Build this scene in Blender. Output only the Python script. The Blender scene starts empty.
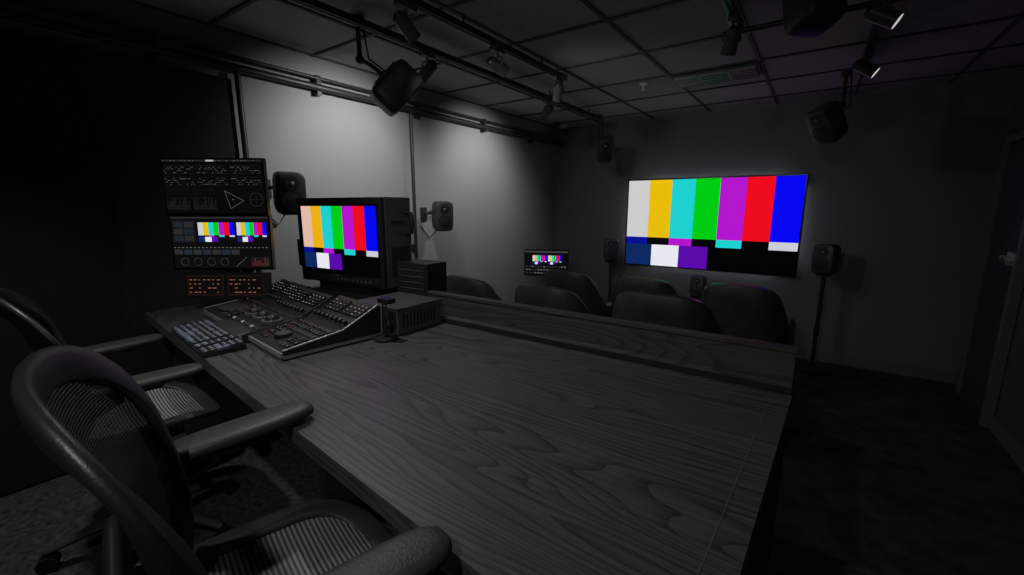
import bpy, bmesh, math, random
from mathutils import Vector, Matrix, Euler
random.seed(7)
sc = bpy.context.scene
try:
    sc.view_settings.view_transform = 'Standard'
    sc.view_settings.look = 'None'
except Exception: pass

# ------------------------------------------------------------ materials
MATS = {}
def s2l(c):
    return tuple(((x/255)/12.92 if x/255 <= .04045 else ((x/255+.055)/1.055)**2.4) for x in c)
def mat(name, col=(.05,.05,.05), rough=.5, metal=0, bump=None, var=0.0, vscale=8, spec=.5):
    if name in MATS: return MATS[name]
    m = bpy.data.materials.new(name); m.use_nodes = True
    nt = m.node_tree; b = nt.nodes['Principled BSDF']
    b.inputs['Roughness'].default_value = rough
    b.inputs['Metallic'].default_value = metal
    b.inputs['Specular IOR Level'].default_value = spec
    tc = nt.nodes.new('ShaderNodeTexCoord')
    n = nt.nodes.new('ShaderNodeTexNoise'); n.inputs['Scale'].default_value = vscale; n.inputs['Detail'].default_value = 5
    nt.links.new(tc.outputs['Object'], n.inputs['Vector'])
    r = nt.nodes.new('ShaderNodeValToRGB')
    r.color_ramp.elements[0].position = .3; r.color_ramp.elements[1].position = .7
    r.color_ramp.elements[0].color = tuple(c*(1-var) for c in col)+(1,)
    r.color_ramp.elements[1].color = tuple(min(1,c*(1+var)) for c in col)+(1,)
    nt.links.new(n.outputs['Fac'], r.inputs['Fac']); nt.links.new(r.outputs['Color'], b.inputs['Base Color'])
    if bump:
        n2 = nt.nodes.new('ShaderNodeTexNoise'); n2.inputs['Scale'].default_value = bump[0]; n2.inputs['Detail'].default_value = 3
        nt.links.new(tc.outputs['Object'], n2.inputs['Vector'])
        bp = nt.nodes.new('ShaderNodeBump'); bp.inputs['Strength'].default_value = bump[1]; bp.inputs['Distance'].default_value = .01
        nt.links.new(n2.outputs['Fac'], bp.inputs['Height']); nt.links.new(bp.outputs['Normal'], b.inputs['Normal'])
    MATS[name] = m; return m
def emat(name, rgb, strength=1.0):
    if name in MATS: return MATS[name]
    m = bpy.data.materials.new(name); m.use_nodes = True
    nt = m.node_tree; nt.nodes.clear()
    o = nt.nodes.new('ShaderNodeOutputMaterial'); e = nt.nodes.new('ShaderNodeEmission')
    e.inputs['Color'].default_value = s2l(rgb)+(1,); e.inputs['Strength'].default_value = strength
    nt.links.new(e.outputs[0], o.inputs[0]); MATS[name] = m; return m
def E(r,g,b,s=1.0): return emat('screen_%d_%d_%d_%g'%(r,g,b,s), (r,g,b), s)

def wood_mat(name,c0,c1,rough=.44):
    m = bpy.data.materials.new(name); m.use_nodes = True; nt = m.node_tree; L = nt.links
    b = nt.nodes['Principled BSDF']
    tc = nt.nodes.new('ShaderNodeTexCoord')
    mp = nt.nodes.new('ShaderNodeMapping'); mp.inputs['Scale'].default_value = (.55,4.2,4.2)
    L.new(tc.outputs['Object'], mp.inputs['Vector'])
    n = nt.nodes.new('ShaderNodeTexNoise'); n.inputs['Scale'].default_value = 1.0; n.inputs['Detail'].default_value = 2.0; n.inputs['Roughness'].default_value = .35
    L.new(mp.outputs[0], n.inputs['Vector'])
    mu = nt.nodes.new('ShaderNodeMath'); mu.operation = 'MULTIPLY'; mu.inputs[1].default_value = 34
    L.new(n.outputs['Fac'], mu.inputs[0])
    si = nt.nodes.new('ShaderNodeMath'); si.operation = 'FRACT'; L.new(mu.outputs[0], si.inputs[0])
    pw = nt.nodes.new('ShaderNodeMath'); pw.operation='POWER'; pw.inputs[1].default_value=3; L.new(si.outputs[0],pw.inputs[0])
    mp2 = nt.nodes.new('ShaderNodeMapping'); mp2.inputs['Scale'].default_value = (4,110,110); L.new(tc.outputs['Object'], mp2.inputs['Vector'])
    n2 = nt.nodes.new('ShaderNodeTexNoise'); n2.inputs['Scale'].default_value = 1; n2.inputs['Detail'].default_value = 4; L.new(mp2.outputs[0], n2.inputs['Vector'])
    mix = nt.nodes.new('ShaderNodeMix'); mix.data_type = 'FLOAT'; mix.inputs[0].default_value = .68
    L.new(pw.outputs[0], mix.inputs[2]); L.new(n2.outputs['Fac'], mix.inputs[3])
    r = nt.nodes.new('ShaderNodeValToRGB'); e = r.color_ramp.elements
    e[0].position = .24; e[0].color = c0+(1,); e[1].position = .64; e[1].color = c1+(1,)
    L.new(mix.outputs[0], r.inputs['Fac']); L.new(r.outputs['Color'], b.inputs['Base Color'])
    b.inputs['Roughness'].default_value = rough
    bp = nt.nodes.new('ShaderNodeBump'); bp.inputs['Strength'].default_value = .2; bp.inputs['Distance'].default_value = .002
    L.new(mix.outputs[0], bp.inputs['Height']); L.new(bp.outputs['Normal'], b.inputs['Normal'])
    return m
WOOD = wood_mat('dark_wood',(.100,.099,.097),(.036,.035,.034))
WOODD = wood_mat('dark_wood_rail',(.066,.065,.064),(.026,.025,.024),.6)

def mesh_fabric(name, axis, scale, alpha, c0, c1):
    m = bpy.data.materials.new(name); m.use_nodes = True; nt = m.node_tree; L = nt.links
    b = nt.nodes['Principled BSDF']; tc = nt.nodes.new('ShaderNodeTexCoord')
    w = nt.nodes.new('ShaderNodeTexWave'); w.bands_direction = axis; w.inputs['Scale'].default_value = scale
    w.inputs['Distortion'].default_value = .3; w.inputs['Detail'].default_value = 1
    L.new(tc.outputs['Object'], w.inputs['Vector'])
    r = nt.nodes.new('ShaderNodeValToRGB'); r.color_ramp.elements[0].color = c0+(1,); r.color_ramp.elements[1].color = c1+(1,)
    L.new(w.outputs['Fac'], r.inputs['Fac']); L.new(r.outputs['Color'], b.inputs['Base Color'])
    b.inputs['Roughness'].default_value = .6
    bp = nt.nodes.new('ShaderNodeBump'); bp.inputs['Strength'].default_value = .5; bp.inputs['Distance'].default_value = .003
    L.new(w.outputs['Fac'], bp.inputs['Height']); L.new(bp.outputs['Normal'], b.inputs['Normal'])
    b.inputs['Alpha'].default_value = alpha
    return m
SEATMESH = mesh_fabric('seat_weave','Y',30,1.0,(.05,.05,.048),(.36,.355,.34))
BACKMESH = mesh_fabric('back_weave','Z',60,.90,(.006,.006,.006),(.011,.011,.011))

BLK  = mat('black_plastic',(.018,.018,.018),.42,bump=(300,.1),var=.15)
BLK2 = mat('matte_black',(.010,.010,.010),.7,var=.2)
GRY  = mat('dark_grey_plastic',(.075,.075,.075),.4,bump=(250,.1),var=.1)
MGR  = mat('mid_grey_metal',(.22,.22,.22),.38,.6,var=.1)
SIL  = mat('brushed_silver',(.7,.7,.7),.3,.3,var=.1)
SPK  = mat('speaker_body',(.045,.045,.047),.42,bump=(200,.08),var=.1)
SPKD = mat('speaker_body_dark',(.018,.018,.019),.5,bump=(200,.08),var=.1)
CONE = mat('speaker_cone',(.012,.012,.012),.55,var=.1)
LEA  = mat('black_leather',(.042,.042,.042),.36,bump=(120,.35),var=.25,vscale=14)
FRM  = mat('chair_frame',(.026,.025,.024),.40,bump=(300,.08),var=.1)
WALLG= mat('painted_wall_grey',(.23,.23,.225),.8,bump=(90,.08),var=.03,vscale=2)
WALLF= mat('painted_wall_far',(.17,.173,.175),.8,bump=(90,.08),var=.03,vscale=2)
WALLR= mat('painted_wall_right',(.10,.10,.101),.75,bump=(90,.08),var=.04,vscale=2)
DARKM = mat('near_black_matte',(.014,.014,.014),.95,bump=(400,.3),var=.2,vscale=30)
TILE = mat('ceiling_tile',(.40,.397,.39),.9,bump=(160,.5),var=.08,vscale=60)
TBAR = mat('ceiling_tbar',(.06,.06,.06),.7)
CARP = mat('dark_carpet',(.052,.051,.049),.98,bump=(320,1.0),var=.65,vscale=9)
CARR = mat('riser_carpet',(.11,.107,.10),.98,bump=(320,1.0),var=.6,vscale=40)
SCRB = mat('screen_black',(.004,.004,.004),.22)
RUB  = mat('rubber_pad',(.046,.046,.044),.48,bump=(200,.15),var=.1)
BASEB= mat('baseboard_paint',(.15,.15,.15),.6)

# ------------------------------------------------------------ mesh builder
class MB:
    def __init__(s): s.bm = bmesh.new(); s.mats = []
    def mi(s,m):
        if m not in s.mats: s.mats.append(m)
        return s.mats.index(m)
    def _tag(s,verts,m):
        i = s.mi(m)
        for f in {f for v in verts for f in v.link_faces}: f.material_index = i
    def box(s,c,sz,m,rot=None):
        M = Matrix.Translation(c) @ (Euler(rot).to_matrix().to_4x4() if rot else Matrix()) @ Matrix.Diagonal((*sz,1))
        r = bmesh.ops.create_cube(s.bm,size=1,matrix=M); s._tag(r['verts'],m)
    def cyl(s,p0,p1,r,m,r2=None,seg=24):
        p0=Vector(p0); p1=Vector(p1); d=p1-p0
        M = Matrix.Translation((p0+p1)/2) @ d.to_track_quat('Z','Y').to_matrix().to_4x4()
        q = bmesh.ops.create_cone(s.bm,cap_ends=True,segments=seg,radius1=r,radius2=r if r2 is None else r2,depth=d.length,matrix=M)
        s._tag(q['verts'],m)
    def sph(s,c,r,m,sc=(1,1,1),seg=20):
        M = Matrix.Translation(c) @ Matrix.Diagonal((*sc,1))
        q = bmesh.ops.create_uvsphere(s.bm,u_segments=seg,v_segments=seg//2+2,radius=r,matrix=M); s._tag(q['verts'],m)
    def face(s,pts,m):
        vs=[s.bm.verts.new(p) for p in pts]; f=s.bm.faces.new(vs); f.material_index=s.mi(m); return f
    def rings(s,rings,m,closed_ring=True,closed_path=False,cap=True):
        R=[[s.bm.verts.new(p) for p in r] for r in rings]; i=s.mi(m); n=len(R[0])
        K=len(R) if closed_path else len(R)-1
        for a in range(K):
            A=R[a];B=R[(a+1)%len(R)]
            for b in range(n if closed_ring else n-1):
                f=s.bm.faces.new((A[b],A[(b+1)%n],B[(b+1)%n],B[b])); f.material_index=i
        if cap and not closed_path and closed_ring:
            for Q in (R[0],R[-1]):
                try:
                    f=s.bm.faces.new(Q); f.material_index=i
                except Exception: pass
    def sweep(s,pts,m,a,b=None,normals=None,closed=False,seg=12,sq=1.0):
        pts=[Vector(p) for p in pts]; n=len(pts); rr=[]
        prevN=None
        cp=lambda v: math.copysign(abs(v)**sq,v)
        for i,p in enumerate(pts):
            if closed: t=(pts[(i+1)%n]-pts[i-1]).normalized()
            else: t=(pts[min(i+1,n-1)]-pts[max(i-1,0)]).normalized()
            if normals: N=Vector(normals[i])
            elif prevN is not None: N=prevN
            else: N=Vector((0,0,1)) if abs(t.z)<.9 else Vector((0,1,0))
            N=(N-t*N.dot(t)).normalized(); prevN=N; B=t.cross(N)
            aa=a[i] if isinstance(a,(list,tuple)) else a
            bb=aa if b is None else (b[i] if isinstance(b,(list,tuple)) else b)
            rr.append([p+B*aa*cp(math.cos(2*math.pi*k/seg))+N*bb*cp(math.sin(2*math.pi*k/seg)) for k in range(seg)])
        s.rings(rr,m,closed_path=closed)
    def slab(s,c,hx,hy,h,m,n=.5,rot=0,round=.35,seg=40,tiltx=0):
        M = Matrix.Translation(c) @ Euler((tiltx,0,rot)).to_matrix().to_4x4()
        rr=[]
        for zf,sc in ((-1,1-round*.9),(-.8,1-round*.35),(-.4,1-round*.05),(0,1),(.4,1-round*.05),(.8,1-round*.35),(1,1-round*.9)):
            ring=[]
            for k in range(seg):
                t=2*math.pi*k/seg; ct,st=math.cos(t),math.sin(t)
                kx = hx-(1-sc)*min(hx,hy); ky = hy-(1-sc)*min(hx,hy)
                ring.append(M@Vector((kx*math.copysign(abs(ct)**n,ct),ky*math.copysign(abs(st)**n,st),zf*h/2)))
            rr.append(ring)
        s.rings(rr,m)
    def prism(s,poly,z0,z1,m,M=None):
        M=M or Matrix()
        s.rings([[M@Vector((x,y,z0)) for x,y in poly],[M@Vector((x,y,z1)) for x,y in poly]],m)
    def done(s,name,loc=(0,0,0),rot=(0,0,0),bevel=0,angle=35,parent=None,scale=1):
        bmesh.ops.recalc_face_normals(s.bm,faces=[f for f in s.bm.faces])
        me=bpy.data.meshes.new(name); s.bm.to_mesh(me); s.bm.free()
        for m in s.mats: me.materials.append(m)
        for p in me.polygons: p.use_smooth=True
        try: me.set_sharp_from_angle(angle=math.radians(angle))
        except Exception: pass
        o=bpy.data.objects.new(name,me); sc.collection.objects.link(o)
        o.location=loc; o.rotation_euler=rot; o.scale=(scale,)*3
        if bevel:
            b=o.modifiers.new('bevel','BEVEL'); b.width=bevel; b.segments=3; b.limit_method='ANGLE'; b.angle_limit=math.radians(40)
        if parent: o.parent=parent
        return o

def empty(name,loc=(0,0,0),rot=(0,0,0)):
    e=bpy.data.objects.new(name,None); sc.collection.objects.link(e); e.location=loc; e.rotation_euler=rot; e.empty_display_size=.1; return e

# ------------------------------------------------------------ room shell
XL,XR,YN,YF,ZC=-2.92,1.17,-2.2,5.22,2.55
def wall(name,c,s,m):
    b=MB(); b.box((0,0,0),s,m); return b.done(name,c)
wall('floor',((XL+XR)/2,(YN+YF)/2,-.05),(XR-XL+.2,YF-YN+.2,.1),CARP)
wall('ceiling',((XL+XR)/2,(YN+YF)/2,ZC+.05),(XR-XL+.2,YF-YN+.2,.1),TILE)
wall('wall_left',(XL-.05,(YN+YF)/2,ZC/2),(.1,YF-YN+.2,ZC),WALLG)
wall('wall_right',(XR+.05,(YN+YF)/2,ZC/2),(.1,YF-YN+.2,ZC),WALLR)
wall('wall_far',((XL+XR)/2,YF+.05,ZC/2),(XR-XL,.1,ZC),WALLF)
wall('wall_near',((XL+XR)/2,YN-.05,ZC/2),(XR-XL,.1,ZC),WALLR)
wall('floor_riser',((XL+XR)/2,(YN+1.85)/2,.125),(XR-XL-.004,1.85-YN-.004,.25),CARR)
wall('baseboard_far',((XL+XR)/2,YF-.008,.05),(XR-XL-.04,.016,.10),BASEB)
wall('baseboard_right',(XR-.008,(1.87+4.26)/2,.05),(.016,4.26-1.87,.10),BASEB)
wall('baseboard_left',(XL+.008,(1.87+YF)/2,.05),(.016,YF-1.87-.03,.10),BASEB)
b=MB(); b.box((0,0,0),(.03,3.44,2.02),DARKM)
b.done('dark_wall_panel',(XL+.0155,-.46,1.27),bevel=.004)  # thin near-black slab over the near end of the left wall
# ceiling grid
b=MB()
x=-.45-4*.61
while x<XR:
    if x>XL: b.box((x,(YN+YF)/2,ZC-.004),(.022,YF-YN-.02,.008),TBAR)
    x+=.61
y=3.62-9*.61
while y<YF:
    if y>YN: b.box(((XL+XR)/2,y,ZC-.0045),(XR-XL-.02,.022,.009),TBAR)
    y+=.61
b.done('trim_ceiling_grid')
b=MB()
b.cyl((XL+.06,YN+.02,2.34),(XL+.06,YF-.02,2.34),.022,BLK)
b.cyl((XL+.05,YN+.02,2.40),(XL+.05,YF-.02,2.40),.012,BLK)
yy=-1.8
while yy<YF:
    b.box((XL+.03,yy,2.355),(.055,.03,.13),BLK); yy+=.9
b.done('wall_conduit_pipe')
b=MB(); b.cyl((0,0,1.03),(0,0,2.315),.017,BLK); b.box((-.03,0,1.2),(.03,.04,.04),BLK); b.done('conduit_post',(XL+.055,1.285,0))
b=MB(); b.cyl((0,0,.02),(0,0,2.315),.013,BLK); b.box((-.02,0,1.2),(.03,.04,.04),BLK); b.done('conduit_post',(XL+.045,2.62,0))
# door on right wall
b=MB()
b.box((0,0,1.0),(.035,.64,2.0),mat('door_paint',(.06,.06,.06),.5,var=.05))
b.box((-.01,.345,1.02),(.055,.05,2.04),BASEB); b.box((-.01,-.345,1.02),(.055,.05,2.04),BASEB); b.box((-.01,0,2.045),(.055,.74,.05),BASEB)
b.done('door_1',(XR-.022,4.62,0),bevel=.003)
b=MB()
b.box((0,0,0),(.012,.18,.085),SIL)
for k in range(3):
    b.cyl((-.006,-.055+k*.055,0),(-.045,-.055+k*.055,0),.021,SIL)
    b.cyl((-.045,-.055+k*.055,0),(-.053,-.055+k*.055,0),.013,MGR)
b.done('door_lock_plate',(XR-.0465,4.395,1.19),bevel=.002)
# ceiling vent
b=MB()
b.box((0,0,0),(.60,.30,.012),TBAR)
for k in range(4):
    yy=-.105+k*.07
    b.box((0,yy,-.012),(.54,.045,.012),BLK2)
    b.box((0,yy-.03,-.016),(.56,.010,.02),MGR); b.box((0,yy+.025,-.014),(.56,.006,.016),MGR)
for sx in (-.1,.1): b.box((sx,0,-.014),(.012,.28,.02),MGR)
b.done('ceiling_vent',(-.755,3.80,ZC-.016))
b=MB(); b.cyl((0,0,0),(0,0,-.012),.035,SIL); b.cyl((0,0,-.012),(0,0,-.05),.009,SIL); b.cyl((0,0,-.05),(0,0,-.054),.02,SIL)
b.done('fire_sprinkler',(-1.3,3.75,ZC-.001))
b=MB(); b.cyl((0,0,0),(0,0,-.05),.05,SIL); b.sph((0,0,-.05),.042,BLK); b.box((0,0,-.03),(.03,.12,.02),SIL)
b.done('security_camera',(-2.72,4.98,ZC-.001),bevel=.002)

# ------------------------------------------------------------ desk
def fy(x): return .395-.103*x
b=MB()
poly=[(-2.84,fy(-2.84)),(-.05,fy(-.05)),(-.004,1.49),(-1.56,1.49),(-1.56,1.76),(-2.84,1.76)]
b.prism(poly,.955,1.0,WOOD)
b.box((-.785,1.502,.76),(1.55,.035,.71),WOODD)
b.box((-.785,1.502,1.06),(1.55,.03,.13),WOODD)
b.box((-.785,1.470,1.012),(1.55,.045,.028),WOOD)
b.box((-.785,1.4465,1.012),(1.55,.002,.022),BLK2)
b.box((-.785,1.502,1.126),(1.556,.042,.012),WOODD)
b.box((-.055,.98,.603),(.04,1.0,.70),WOODD,(0,0,-.045))
b.box((-2.2,1.74,.603),(1.26,.03,.70),WOODD)
b.box((-2.80,1.25,.603),(.04,.95,.70),WOODD)
b.box((-1.50,1.15,.603),(.05,.65,.70),WOODD)
LINE=mat('inlay_line',(.11,.11,.108),.5)
b.box((-.078,.92,1.0005),(.0025,1.02,.0012),LINE,(0,0,-.045))
b.box((-.80,1.415,1.0005),(1.46,.0025,.0012),LINE)
b.done('control_desk',bevel=.004)

# ------------------------------------------------------------ colour bars
def bars(b,w,h,y,cx=0,cz=0,first=(205,205,205),yel=(232,190,12),st=1.0):
    cols=[first,yel,(30,208,208),(0,205,20),(178,22,205),(238,12,28),(6,8,240)]
    row2=[(10,16,150),None,(178,22,205),None,(30,208,208),None,(205,205,215)]
    def q(x0,x1,z0,z1,c):
        if c is None: return
        b.face([(cx+x0*w-w/2,y,cz+z0*h-h/2),(cx+x1*w-w/2,y,cz+z0*h-h/2),(cx+x1*w-w/2,y,cz+z1*h-h/2),(cx+x0*w-w/2,y,cz+z1*h-h/2)],E(*c,st))
    for k in range(7):
        q(k/7,(k+1)/7,.335,1,cols[k]); q(k/7,(k+1)/7,.25,.335,row2[k])
    q(0,.176,0,.25,(14,40,96)); q(.176,.352,0,.25,(232,232,240)); q(.352,.528,0,.25,(88,12,170))

# wall TV with LED bias strips on its back
b=MB()
b.box((0,.014,0),(1.79,.033,1.02),BLK2); b.box((0,.05,-.05),(.6,.06,.4),BLK2)
b.box((0,-.0035,0),(1.775,.004,1.005),SCRB)
bars(b,1.755,.985,-.0065)
LED=emat('led_strip',(240,244,255),9)
for sx in (-.82,.82): b.box((sx,.033,0),(.012,.004,.76),LED)
for sz in (-.44,.44): b.box((0,.033,sz),(1.4,.004,.012),LED)
b.done('wall_television',(-1.01,5.13,1.353))

def quadf(b,y):
    def q(x0,z0,x1,z1,c,dy=0): b.face([(x0,y-dy,z0),(x1,y-dy,z0),(x1,y-dy,z1),(x0,y-dy,z1)],E(*c))
    return q
def linef(b,y):
    def l(x0,z0,x1,z1,c,w=.0012,dy=.0008):
        d=Vector((x1-x0,0,z1-z0)).normalized(); n=Vector((-d.z,0,d.x))*w
        p=Vector((x0,y-dy,z0)); q=Vector((x1,y-dy,z1)); b.face([p-n,q-n,q+n,p+n],E(*c))
    return l
e=empty('dual_computer_monitor',(-2.55,.975,0),(0,0,math.radians(34.9)))
def mon(cz,ui,name,tilt):
    b=MB(); b.box((0,.012,0),(.525,.024,.285),BLK); b.box((0,.03,0),(.2,.03,.14),BLK); b.box((0,-.0012,0),(.522,.002,.282),SCRB)
    ui(b); o=b.done(name,(0,0,cz),(tilt,0,0),bevel=0,parent=e); return o
def ui_top(b):
    q=quadf(b,-.0032); l=linef(b,-.0032)
    q(-.255,.125,.255,.134,(34,34,36))
    q(-.255,-.132,.255,.120,(9,9,10))
    for k in range(26):
        xx=-.25+k*.019
        if random.random()<.5: q(xx,.1275,xx+random.uniform(.004,.011),.1305,(100,100,100),.0005)
    q(-.03,.1255,.01,.1335,(180,180,180),.0007)
    for (zb,zh) in ((.085,.040),(.028,.040)):
        for lane in range(3):
            x0=-.25+lane*.17
            for g in range(4): l(x0,zb-zh/2+g*zh/3,x0+.155,zb-zh/2+g*zh/3,(40,40,38),.0004)
            for s in range(22):
                xa=x0+s*.007; z2=zb+zh*random.choice((-.38,-.12,.08,.3))
                l(xa,z2,xa+.007,z2,(118,118,114),.0006)
    for lane in range(2):
        for r in range(6):
            l(-.25+lane*.135,-.015-r*.02,-.25+lane*.135+.12,-.015-r*.02,(34,34,32),.0004)
        for s in range(20):
            z2=-.1+.05*random.random(); l(-.25+lane*.135+s*.006,-.115,-.25+lane*.135+s*.006+.0005,z2,(48,48,46),.0006)
    T=[(.05,-.02),(.145,-.07),(.075,-.11)]
    for i in range(3): l(*T[i],*T[(i+1)%3],(125,120,100),.0006)
    q(.088,-.066,.091,-.063,(180,175,140),.001)
    for s in range(24):
        a0=s*math.pi/12; a1=a0+math.pi/12
        l(.21+.034*math.cos(a0),-.065+.034*math.sin(a0),.21+.034*math.cos(a1),-.065+.034*math.sin(a1),(70,70,68),.0005)
    l(.21,-.099,.21,-.031,(45,45,44),.0004); l(.176,-.065,.244,-.065,(45,45,44),.0004)
def ui_low(b):
    q=quadf(b,-.0032); l=linef(b,-.0032)
    q(-.255,-.132,.255,.134,(13,13,14)); q(-.255,.125,.255,.134,(42,42,44),.0004)
    q(-.25,.0,-.13,.118,(22,22,24),.0003)
    for r in range(3):
        for c in range(2): q(-.242+c*.055,.008+r*.036,-.195+c*.055,.036+r*.036,(42,42,46) if (r+c)%2 else (32,36,46),.0006)
    bars(b,.19,.10,-.0042,cx=-.02,cz=.055); bars(b,.155,.10,-.0042,cx=.165,cz=.055)
    for k in range(24):
        q(-.25+k*.021,-.027,-.25+k*.021+.010,-.024,(110,110,110),.0005)
    for k in range(7): q(-.25+k*.05,-.062,-.25+k*.05+.043,-.036,(36,42,52) if k%2 else (44,44,46),.0005)
    for (cx,cz) in ((-.2,-.1),(-.13,-.1),(-.06,-.1),(.01,-.1)):
        for s in range(16):
            a=s*math.pi/8; a2=a+math.pi/8
            l(cx+.020*math.cos(a),cz+.020*math.sin(a),cx+.020*math.cos(a2),cz+.020*math.sin(a2),(80,80,80),.0006)
    l(.07,-.125,.13,-.075,(110,110,110),.0007); q(.15,-.125,.25,-.075,(24,24,26),.0003)
    for k in range(7): q(.155+k*.013,-.122,.163+k*.013,-.12+.03*random.random()+.01,(80,38,38),.0006)
mon(1.648,ui_top,'upper_screen',math.radians(-1)); mon(1.362,ui_low,'lower_screen',math.radians(-3))
b=MB()
b.cyl((0,.10,1.001),(0,.10,1.75),.018,BLK); b.box((0,.10,1.010),(.10,.10,.016),BLK)
for z in (1.36,1.65): b.box((0,.065,z),(.07,.07,.05),BLK)
b.box((0,.055,1.14),(.05,.10,.04),BLK)
b.done('pole',parent=e,bevel=.002)
b=MB()
b.box((0,.02,0),(.44,.045,.135),BLK)
for sx in (-.108,.108):
    q=quadf(b,-.004); l=linef(b,-.004)
    q(sx-.098,-.055,sx+.098,.055,(30,20,17))
    q(sx-.09,-.045,sx+.09,.048,(12,10,10),.0006)
    random.seed(int(sx*1000)+300)
    for r in range(4):
        for k in range(7):
            xa=sx-.085+k*.0245
            if random.random()<.7: q(xa,-.038+r*.022,xa+random.uniform(.006,.020),-.0345+r*.022,(160,100,78),.0012)
b.done('status_display',(0,-.005,1.135),(math.radians(-6),0,0),bevel=0,parent=e)

# reference grading monitor
a=math.radians(6)
b=MB()
b.box((0,.105,0),(.68,.19,.48),GRY)
b.box((0,-.002,.0),(.675,.024,.475),BLK)
b.box((0,-.0145,.012),(.625,.004,.385),SCRB)
bars(b,.60,.352,-.0185,cx=.005,cz=.018,first=(228,186,168),yel=(236,176,20))
b.box((0,-.016,-.212),(.60,.006,.03),BLK2)
for k in range(9): b.cyl((-.02+k*.032,-.017,-.212),(-.02+k*.032,-.024,-.212),.007,GRY,seg=12)
b.box((-.02,-.0205,-.190),(.045,.001,.006),MGR)
for k in range(12):
    b.box((.3405,.045+k*.012,-.10),(.004,.005,.16),BLK2)
b.box((.341,.10,.11),(.004,.10,.012),BLK2)
b.sweep([(.34,.165,.16),(.375,.165,.155),(.385,.165,.10),(.375,.165,.05),(.34,.165,.045)],BLK,.011)
b.sweep([(-.34,.165,.16),(-.375,.165,.155),(-.385,.165,.10),(-.375,.165,.05),(-.34,.165,.045)],BLK,.011)
b.box((0,.11,-.265),(.44,.20,.06),BLK); b.box((0,.11,-.324),(.58,.24,.064),BLK2)
b.box((-.36,.02,-.08),(.03,.05,.16),BLK)
b.done('reference_monitor',(-2.17,1.42,1.357),(0,0,a),bevel=.004)

b=MB(); b.box((0,0,.062),(.30,.26,.115),GRY); b.box((0,-.131,.065),(.27,.004,.085),BLK2)
for k in range(8): b.box((-.11+k*.032,-.134,.05),(.02,.004,.02),MGR if k%3==0 else BLK)
for k in range(10): b.box((.151,-.10+k*.02,.06),(.003,.008,.06),BLK2)
for sx in (-.12,.12):
    for sy in (-.1,.1): b.cyl((sx,sy,.0005),(sx,sy,.006),.012,BLK2)
b.done('video_interface_box',(-1.57,1.305,1.0),(0,0,0),bevel=.004)
b=MB(); b.box((0,0,.13),(.22,.15,.255),BLK); b.box((0,-.077,.14),(.19,.004,.2),BLK2)
for k in range(6): b.box((0,-.080,.06+k*.032),(.17,.003,.006),GRY)
b.done('external_drive_array',(-1.72,1.60,1.0),(0,0,.05),bevel=.006)
b=MB(); b.cyl((0,0,.0005),(0,0,.012),.05,BLK); b.cyl((0,0,.01),(0,0,.17),.010,BLK); b.box((.015,0,.17),(.07,.04,.02),BLK); b.sweep([(0,0,.165),(.03,-.02,.15),(.045,-.02,.10)],BLK,.006)
b.done('headphone_stand',(-1.43,1.115,1.0),bevel=.002)

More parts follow.
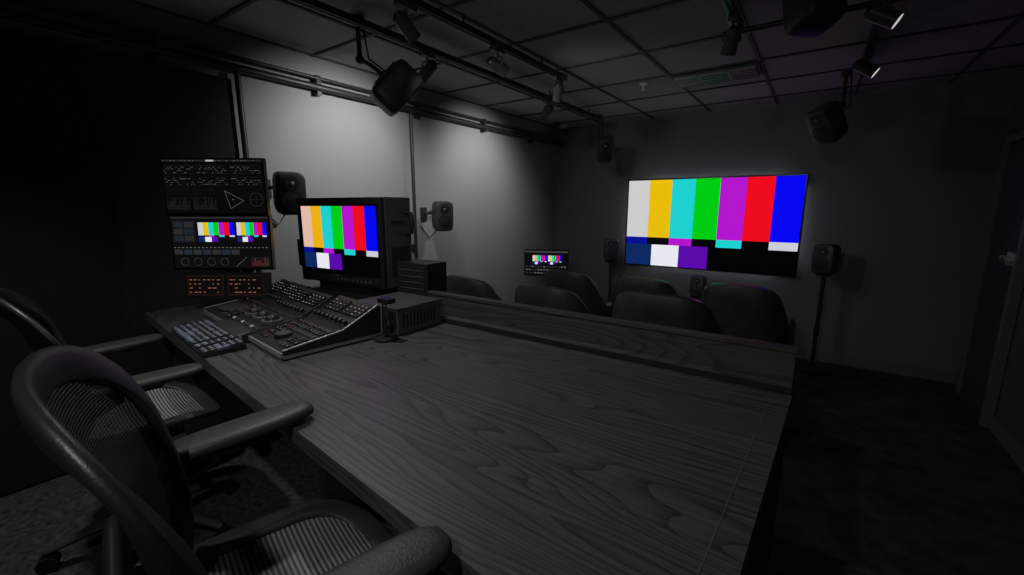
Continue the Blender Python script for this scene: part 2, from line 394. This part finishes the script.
# ------------------------------------------------------------ colour grading console
random.seed(21)
e=empty('colour_grading_console',(-2.0,.990,1.0),(0,0,math.radians(-6.5)))
prof=[(-.20,.004),(.20,.004),(.205,.13),(.19,.138),(.03,.062),(-.20,.034)]
def hz(y):
    return .034+(y+.20)/.23*.028 if y<.03 else .062+(y-.03)/.16*.076
def btn(b,x,y,sx,sy,m,s,h=.006): b.box((x,y,hz(y)+.003),(sx,sy,h),m,(s,0,0))
KEYL=E(130,130,130); KEYR=E(150,50,40)
EDGE=mat('console_edge',(.30,.30,.30),.35,.3)
CON=mat('console_body',(.026,.026,.027),.4,bump=(250,.08))
s1=math.atan2(.028,.23); s2=math.atan2(.076,.16)
for (nm,x0,x1,off) in (('left_wing',-.50,-.17,0),('center_section',-.165,.165,-.03),('right_wing',.17,.50,0)):
    w=x1-x0; b=MB()
    b.rings([[(-w/2,y,z) for y,z in prof],[(w/2,y,z) for y,z in prof]],CON)
    for sx in (-1,1):
        b.rings([[(sx*w/2-.003,y,z+.002) for y,z in prof],[(sx*w/2+.002*sx,y,z+.002) for y,z in prof]],CON if (abs(sx*w/2+(x0+x1)/2)<.4) else BLK)
        if abs(sx*w/2+(x0+x1)/2)>.4:
            b.sweep([(sx*(w/2+.001),y,z+.003) for y,z in prof[1:]],EDGE,.004)
            b.box((sx*w/2,0,.012),(.012,.40,.012),EDGE)
    b.box((0,-.203,.02),(w,.012,.018),EDGE)
    for k in range(2):
        cx=(-.5+k)*w*.48
        b.box((cx,.135,hz(.135)+.002),(w*.42,.075,.006),SCRB,(s2,0,0))
        for r in range(4):
            for c in range(4):
                yy=.108+r*.017
                b.box((cx+(c-1.5)*w*.1,yy,hz(yy)+.0062),(w*.055*random.uniform(.4,1),.003,.0008),E(150,150,150) if random.random()<.5 else E(90,90,94),(s2,0,0))
    n=Vector((0,-math.sin(s2),math.cos(s2)))
    for k in range(8):
        xx=(k-3.5)*w*.115; yy=.062
        p=Vector((xx,yy,hz(yy)))
        b.cyl(p,p+n*.018,.0095,BLK,seg=16); b.cyl(p+n*.018,p+n*.0195,.007,MGR,seg=16)
    if nm=='center_section':
        for k in range(3):
            xx=(k-1)*w*.31; yy=-.06; z=hz(yy)
            b.cyl((xx,yy,z-.002),(xx,yy,z+.012),.045,GRY,seg=32); b.cyl((xx,yy,z+.012),(xx,yy,z+.014),.038,EDGE,seg=32); b.cyl((xx,yy,z+.0135),(xx,yy,z+.0155),.034,BLK,seg=32)
            b.sph((xx,yy,z+.012),.028,BLK)
            for j in range(3): btn(b,xx+(j-1)*.024,.014,.015,.010,GRY,s1)
        for k in range(14): btn(b,(k-6.5)*w*.068,-.135,.014,.012,KEYL if k%5==0 else GRY,s1,.005)
        b.slab((0,-.186,.026),w*.5,.042,.03,RUB)
    else:
        for r in range(6):
            for c in range(10):
                yy=-.17+r*.032; xx=(c-4.5)*w*.088
                if nm=='left_wing' and c<6 and r<5: continue
                if nm=='right_wing' and 2<c<7 and r<3: continue
                rr=random.random()
                btn(b,xx,yy,.019,.018,GRY if rr<.6 else BLK,s1)
                if rr>.68: b.box((xx,yy,hz(yy)+.0066),(.007,.0035,.0008),KEYR if rr>.86 else KEYL,(s1,0,0))
        if nm=='left_wing': b.slab((-.05,-.10,hz(-.1)+.002),.085,.065,.008,GRY,round=.1)
        else:
            z=hz(-.14); b.cyl((-.01,-.13,z),(-.01,-.13,z+.014),.034,BLK,seg=32); b.cyl((-.01,-.13,z+.014),(-.01,-.13,z+.016),.028,GRY,seg=32)
    b.done(nm,((x0+x1)/2,off,0),(0,0,0),bevel=.0015,parent=e)

# keyboard
b=MB()
b.rings([[( -.25,-.072,.003),(-.25,.072,.003),(-.25,.072,.024),(-.25,-.072,.012)],[( .25,-.072,.003),(.25,.072,.003),(.25,.072,.024),(.25,-.072,.012)]],BLK)
kc=[mat('key_light',(.45,.50,.58),.5),mat('key_dark',(.05,.05,.055),.5),mat('key_mid',(.16,.19,.25),.5)]
for r in range(6):
    for c in range(22):
        if c in (15,18) : continue
        xx=-.237+c*.0226; yy=-.058+r*.0228; zz=.014+ (yy+.075)/.15*.012
        if r==0 and 4<c<10: continue
        b.box((xx,yy,zz+.004),(.0185,.0190,.009),random.choice((kc[1],kc[1],kc[1],kc[2])),(.08,0,0))
        b.box((xx,yy,zz+.0090),(.008,.007,.0006),kc[0],(.08,0,0))
b.box((-.237+7*.0226,-.058,.020),(.11,.0190,.009),kc[2])
b.done('keyboard',(-2.03,.676,1.0),(0,0,math.radians(-6.5)))

# ------------------------------------------------------------ speakers
def speaker(name,loc,target,mount,roll=0,scale=1.12,body=None):
    body=body or SPK
    loc=Vector(loc); d=(Vector(target)-loc).normalized()
    R=d.to_track_quat('-Y','Z').to_matrix().to_4x4() @ Matrix.Rotation(roll,4,'Y')
    e=empty(name,loc)
    b=MB(); s=scale
    rr=[]
    for (yy,k) in ((-.070,.80),(-.066,.90),(-.050,.98),(0,1),(.045,.97),(.062,.88),(.070,.70)):
        ring=[]
        for i in range(40):
            t=2*math.pi*i/40; c_,s_=math.cos(t),math.sin(t)
            ring.append(Vector((.076*k*math.copysign(abs(c_)**.38,c_),yy,.115*(1-(1-k)*.66)*math.copysign(abs(s_)**.38,s_)))*s)
        rr.append(ring)
    b.rings(rr,body)
    b.cyl(Vector((0,-.066,-.036))*s,Vector((0,-.0735,-.036))*s,.056*s,body,seg=32)
    b.cyl(Vector((0,-.072,-.036))*s,Vector((0,-.0745,-.036))*s,.050*s,CONE,seg=32)
    b.cyl(Vector((0,-.0745,-.036))*s,Vector((0,-.078,-.036))*s,.040*s,CONE,r2=.020*s,seg=32)
    b.cyl(Vector((0,-.066,.058))*s,Vector((0,-.0735,.058))*s,.040*s,body,seg=32)
    b.cyl(Vector((0,-.073,.058))*s,Vector((0,-.0745,.058))*s,.034*s,CONE,seg=32)
    b.sph(Vector((0,-.0745,.058))*s,.011*s,MGR,(1,.5,1))
    b.box(Vector((0,.073,0))*s,Vector((.09,.012,.14))*s,BLK)
    o=b.done('cabinet',parent=e,bevel=0,angle=40); o.rotation_euler=R.to_euler()
    back=R@(Vector((0,.075,0))*s)
    b=MB()
    if mount[0]=='stand':
        b.cyl(Vector((0,0,-.10*s)),Vector((0,0,-loc.z+.03)),.016,BLK); b.cyl((0,0,-loc.z+.001),(0,0,-loc.z+.022),.15,BLK,seg=36)
        b.box((0,0,-.125*s),(.12,.12,.014),BLK)
        b.cyl((0,0,-loc.z+.35),(0,0,-loc.z+.42),.023,BLK)
        b.sweep([(0,.07,-.02),(.02,.10,-.12),(.015,.03,-.3),(.018,.02,-.55)],BLK2,.004)
    elif mount[0]=='ceiling':
        cp=Vector(mount[1])-loc
        b.cyl(cp,cp-Vector((0,0,.03)),.035,BLK)
        el=Vector((cp.x,cp.y,min(back.z+.10,cp.z-.04)))
        b.sweep([cp-Vector((0,0,.01)),el],BLK,.013)
        b.sph(el,.024,BLK)
        b.sweep([el,(el+back)/2+Vector((0,0,.01)),back],BLK,.012); b.sph(back,.022,BLK)
        b.sweep([cp+Vector((.03,0,-.01)),el+Vector((.05,.02,0)),back+Vector((.02,.02,.01))],BLK2,.005)
    else:
        wp=Vector(mount[1])-loc
        b.box(wp+Vector((.006,0,0)),(.012,.07,.12),BLK)
        b.sweep([wp,(wp+back)/2+Vector((0,0,.02)),back],BLK,.013); b.sph(back,.02,BLK); b.sph((wp+back)/2+Vector((0,0,.02)),.02,BLK)
        b.sweep([back+Vector((0,0,-.03)),back+Vector((-.06,.01,-.14)),Vector((wp.x+.01,wp.y+.06,-.20)),Vector((wp.x+.01,wp.y-.05,-.09))],BLK2,.005)
    b.done('mount',parent=e)
    return e
speaker('studio_speaker',(-2.70,1.44,1.63),(-1.2,1.0,1.4),('wall',(XL+.001,1.40,1.66)),body=SPKD)
speaker('studio_speaker',(-2.72,2.80,1.465),(-1.2,1.9,1.3),('wall',(XL+.001,2.76,1.48)))
speaker('studio_speaker',(.10,4.86,1.075),(-.9,2.4,1.1),('stand',),scale=1.2)
speaker('studio_speaker',(-1.97,4.86,1.045),(-1.1,2.4,1.1),('stand',),scale=1.15)
speaker('studio_speaker',(-1.95,1.68,2.18),(-1.2,2.9,.9),('ceiling',(-2.14,1.60,2.549)),scale=1.15,body=SPKD)
speaker('studio_speaker',(-1.90,4.40,2.14),(-1.1,2.6,1.0),('ceiling',(-2.12,4.70,2.549)),scale=1.12)
speaker('studio_speaker',(-.02,4.10,2.16),(-1.0,2.9,1.1),('ceiling',(.06,4.30,2.549)),scale=1.2)
speaker('studio_speaker',(-.11,2.30,2.39),(-1.1,3.5,2.0),('ceiling',(.03,2.20,2.549)),scale=1.15,body=SPKD)
speaker('studio_speaker',(-.99,4.92,.70),(-1.0,2.4,.95),('stand',),scale=1.0)

# ------------------------------------------------------------ tracks & heads
def track(x,y0,y1,name='lighting_track',z=2.485):
    b=MB(); b.box((0,(y0+y1)/2,0),(.036,y1-y0,.034),BLK); b.box((0,(y0+y1)/2,-.018),(.012,y1-y0-.02,.004),BLK2)
    yy=y0+.2
    while yy<y1:
        b.cyl((0,yy,.015),(0,yy,ZC-z-.001),.007,BLK,seg=10); yy+=.8
    b.box((0,y1-.03,0),(.044,.08,.042),GRY)
    b.done(name,(x,0,z),bevel=.003)
track(-2.05,-1.5,4.62); track(-1.65,-1.5,3.02); track(-.45,-1.5,2.74); track(.14,-1.5,4.05)
b=MB(); b.cyl((-.45,2.69,2.447),(.14,2.69,2.447),.014,BLK); b.cyl((-.45,1.9,2.447),(.14,1.9,2.447),.012,BLK); b.done('track_cross_bar')
def head(x,y,target,power=0,size=80,blend=.6,lens=None,z=2.464,col=(1,1,1),soft=.03):
    e=empty('track_spotlight',(x,y,z))
    p=Vector((0,0,-.10)); d=(Vector(target)-(Vector((x,y,z))+p)).normalized()
    b=MB(); b.box((0,0,-.012),(.034,.11,.024),GRY); b.cyl((0,0,-.02),(0,0,-.055),.008,GRY,seg=12)
    side=d.cross(Vector((0,0,1))); side = side.normalized() if side.length>.01 else Vector((1,0,0))
    b.sweep([Vector((0,0,-.05)),side*.042+Vector((0,0,-.06)),side*.042+p],GRY,.005)
    b.sweep([Vector((0,0,-.05)),-side*.042+Vector((0,0,-.06)),-side*.042+p],GRY,.005)
    b.cyl(p-d*.055,p+d*.055,.034,GRY,seg=28); b.cyl(p-d*.055,p-d*.07,.030,BLK,r2=.02,seg=28)
    b.cyl(p+d*.055,p+d*.058,.036,BLK,seg=28)
    b.cyl(p+d*.058,p+d*.0595,.030,lens or E(60,60,60),seg=28)
    b.done('fixture',parent=e,bevel=0)
    if power:
        l=bpy.data.lights.new('spot','SPOT'); l.energy=power; l.spot_size=math.radians(size); l.spot_blend=blend; l.shadow_soft_size=soft; l.color=col
        o=bpy.data.objects.new('lamp',l); sc.collection.objects.link(o); o.location=p+d*.075; o.rotation_euler=d.to_track_quat('-Z','Y').to_euler(); o.parent=e
    return e
WL=E(255,255,255,1.5)
head(-2.05,2.02,(-2.92,2.02,1.80),46,115,.9,WL)
head(-2.05,3.45,(-2.92,3.52,1.75),40,110,.9,WL)
head(-1.65,2.93,(-2.2,3.6,1.2),0)
head(-.45,2.56,(-.8,3.1,1.2),0)
head(.14,2.62,(.80,2.60,1.95),4,90,1.0,E(190,190,190,1))
head(.14,3.50,(.80,3.48,1.9),4,90,1.0,E(200,200,200,1))
head(-1.65,.95,(-1.25,1.1,1.0),23,120,1.0,WL)  # added desk light, its head kept out of view
head(-2.05,.05,(-2.1,.1,.3),24,110,1.0,WL)  # unseen spot added to brighten riser carpet and office chairs
head(-.45,-.55,(-.9,1.2,1.0),24,110,1.0,WL)  # invented fill behind the camera, lifts desk, rail and chair backs
head(-1.65,2.2,(-.6,5.2,1.3),8,95,1.0,None,soft=.06)  # extra head with a dark lens, added to light the far wall
head(-1.65,1.5,(-1.6,3.6,.8),15,100,1.0,WL)  # added audience light, brightens the lounge chairs

# ------------------------------------------------------------ small client monitor
b=MB()
b.box((0,.015,0),(.50,.03,.30),BLK); b.box((0,-.001,0),(.49,.002,.285),SCRB)
q=quadf(b,-.003)
q(-.24,-.135,.24,.135,(12,12,13)); q(-.24,.115,.24,.135,(60,60,62),.0004)
bars(b,.16,.10,-.004,cx=-.075,cz=.035); bars(b,.15,.10,-.004,cx=.095,cz=.035)
for r in range(3):
    for k in range(14): q(-.23+k*.033,-.05-r*.035,-.23+k*.033+.02,-.036-r*.035,(90,90,92) if random.random()<.5 else (45,45,48),.0005)
b.box((0,.04,-.1),(.05,.03,.2),BLK); b.cyl((0,.05,-.20),(0,.05,-.921),.018,BLK); b.cyl((0,.05,-.905),(0,.05,-.924),.18,BLK,seg=32)
b.done('client_monitor',(-2.44,4.14,.925),(0,0,math.radians(24)))

# ------------------------------------------------------------ lounge chairs
def lounge(loc,yaw=0,hh=.93,sc_=1.0):
    b=MB(); rings=[]
    N=36
    path=[]
    for k in range(5): path.append((.295,.30-k*.055,0))
    for k in range(N+1):
        ph=math.pi*k/N; c_=math.cos(ph); s_=math.sin(ph)
        path.append((.295*math.copysign(abs(c_)**.62,c_),.05-.34*abs(s_)**.75,s_))
    for k in range(5): path.append((-.295,.08+k*.055,0))
    for i,(px,py,sn) in enumerate(path):
        a_=Vector(path[max(i-1,0)][:2]); c2=Vector(path[min(i+1,len(path)-1)][:2]); t=(c2-a_).normalized(); n=Vector((-t.y,t.x))
        sm=min(1,max(0,(sn-.15)/.75)); sm=sm*sm*(3-2*sm)
        zt=.60+(hh-.60)*sm+.025*max(0,sn-.85)/.15; zb=.22; hw=.052
        ring=[]
        for k in range(16):
            th=2*math.pi*k/16; ct,st=math.cos(th),math.sin(th)
            o=hw*math.copysign(abs(ct)**.6,ct); z=(zt+zb)/2+(zt-zb)/2*math.copysign(abs(st)**.35,st)
            lean=-.16*max(0,z-.4)*sn
            ring.append((px+n.x*o,py+n.y*o+lean,z))
        rings.append(ring)
    b.rings(rings,LEA)
    b.slab((0,.04,.40),.245,.26,.15,LEA,n=.35,round=.25)
    b.slab((0,-.20,.66),.20,.05,.36,LEA,n=.5,round=.3)
    b.cyl((0,0,.02),(0,0,.34),.03,MGR); b.cyl((0,0,.20),(0,0,.32),.12,BLK)
    for k in range(4):
        a_=math.pi/4+k*math.pi/2; b.sweep([(0,0,.05),(.28*math.cos(a_),.28*math.sin(a_),.025)],MGR,[.025,.014],[.02,.012])
        b.cyl((.27*math.cos(a_),.27*math.sin(a_),.001),(.27*math.cos(a_),.27*math.sin(a_),.02),.02,BLK)
    b.done('lounge_armchair',loc,(0,0,yaw),angle=50,scale=sc_)
for (x,y,w,h,s) in ((-.74,2.94,.03,.93,1.10),(-1.56,2.98,-.03,.92,1.06),(-2.34,3.02,-.08,.92,1.04),(-.42,3.98,-.04,.93,1.02),(-1.20,3.98,.04,.93,1.0),(-1.93,4.0,-.05,.93,1.0)):
    lounge((x,y,0),w,h,s)

# ------------------------------------------------------------ mesh office chairs
def office(loc,yaw,arm_in=.285,arm_z=0,hb=.50):
    e=empty('mesh_office_chair',loc,(0,0,yaw))
    b=MB()
    for k in range(5):
        a_=math.pi/2+k*2*math.pi/5+.3; c_,s_=math.cos(a_),math.sin(a_)
        b.sweep([(.03*c_,.03*s_,.125),(.15*c_,.15*s_,.115),(.30*c_,.30*s_,.075)],GRY,[.032,.024,.018],[.024,.018,.013])
        for sd in (-1,1):
            o=Vector((-s_,c_,0))*sd*.016; p=Vector((.30*c_,.30*s_,.0305))
            b.cyl(p+o-Vector((-s_,c_,0))*.009,p+o+Vector((-s_,c_,0))*.009,.029,BLK,seg=20)
        b.cyl((.30*c_,.30*s_,.03),(.30*c_,.30*s_,.075),.01,BLK,seg=12)
    b.cyl((0,0,.06),(0,0,.17),.042,BLK); b.cyl((0,0,.17),(0,0,.30),.028,BLK); b.cyl((0,0,.28),(0,0,.44),.019,MGR)
    b.done('base',parent=e,bevel=0)
    b=MB()
    b.box((0,-.02,.455),(.16,.26,.055),GRY); b.box((0,-.02,.485),(.34,.09,.022),BLK)
    b.cyl((.08,.03,.455),(.24,.03,.452),.009,BLK); b.cyl((.22,.03,.452),(.26,.03,.452),.016,BLK)
    b.cyl((-.08,-.08,.455),(-.24,-.08,.452),.009,BLK)
    b.sph((.115,-.02,.45),.045,BLK,(.6,1,1)); b.sph((-.115,-.02,.45),.045,BLK,(.6,1,1))
    for sx in (-1,1):
        b.sweep([(sx*.08,-.12,.45),(sx*.15,-.19,.47),(sx*.18,-.205,.54),(sx*.19,-.195,.62)],GRY,.020,.012)
    b.done('tilt_mechanism',parent=e,bevel=.006)
    def seat(u,v):
        x=.245*u*(1-.06*v); y=.225*v+.01
        z=.535-.10*max(0,v-.35)**2+.018*u*u-.022*(1-u*u)*(1-v*v)+.02*max(0,-v-.4)
        return Vector((x,y,z))
    b=MB(); M=64
    def sq(t,n=.55):
        c_,s_=math.cos(t),math.sin(t); return math.copysign(abs(c_)**n,c_),math.copysign(abs(s_)**n,s_)
    out=[seat(*(q_*.95 for q_ in sq(2*math.pi*k/M))) for k in range(M)]
    b.sweep(out,RUB,.030,.012,normals=[(0,0,1)]*M,closed=True,seg=16,sq=.7)
    rings=[[seat(*(r*c for c in sq(2*math.pi*k/M))) for k in range(M)] for r in (.03,.2,.4,.6,.8,.9)]
    b.rings(rings,SEATMESH,cap=False); b.face(rings[0],SEATMESH)
    b.done('seat',parent=e,angle=60)
    def back(u,v):
        t=(v+1)/2; W=.185+.085*math.sin(min(1,t*1.05)*math.pi/2)
        x=W*u; z=.55+hb*t+.012*(1-u*u)*t
        y=-.185-.085*t+.045*math.sin(t*math.pi)*.6+.070*u*u
        return Vector((x,y,z))
    b=MB()
    out=[back(*sq(2*math.pi*k/M,.6)) for k in range(M)]
    b.sweep(out,FRM,.032,.011,normals=[(0,1,.1)]*M,closed=True,seg=16,sq=.65)
    rings=[[back(*(r*c for c in sq(2*math.pi*k/M,.6))) for k in range(M)] for r in (.03,.2,.4,.6,.8,.93,.99)]
    b.rings(rings,BACKMESH,cap=False); b.face(rings[0],BACKMESH)
    b.slab((0,-.225,.70),.17,.075,.03,BLK,tiltx=math.pi/2)
    b.done('back',parent=e,angle=60)
    b=MB()
    for sx in (-1,1):
        b.sweep([(sx*.13,-.14,.47),(sx*.24,-.18,.49),(sx*(arm_in-.005),-.19,.56),(sx*arm_in,-.14,.655+arm_z),(sx*arm_in,-.05,.700+arm_z)],FRM,[.018,.018,.019,.019,.018],[.018]*5,seg=14)
        b.slab((sx*arm_in,-.03,.712+arm_z),.030,.09,.02,BLK)
        b.slab((sx*(arm_in+.008),.012,.735+arm_z),.050,.160,.034,RUB,n=.62,rot=-sx*.06,round=.5,tiltx=.02)
    b.done('arms',parent=e,angle=60)
office((-.78,.335,.25),math.radians(-12),.298,.038)
office((-2.03,.41,.25),math.radians(-5),.265,0,.45)

# ------------------------------------------------------------ camera
cam=bpy.data.cameras.new('camera'); cam.sensor_width=36; cam.lens=36*430/1024; cam.clip_start=.02
co=bpy.data.objects.new('camera',cam); sc.collection.objects.link(co)
co.location=(0,0,1.55); co.rotation_euler=(math.radians(90-10.70),0,math.radians(35.1))
sc.camera=co
w=bpy.data.worlds.new('world'); sc.world=w; w.use_nodes=True
w.node_tree.nodes['Background'].inputs[0].default_value=(.02,.02,.02,1); w.node_tree.nodes['Background'].inputs[1].default_value=.5
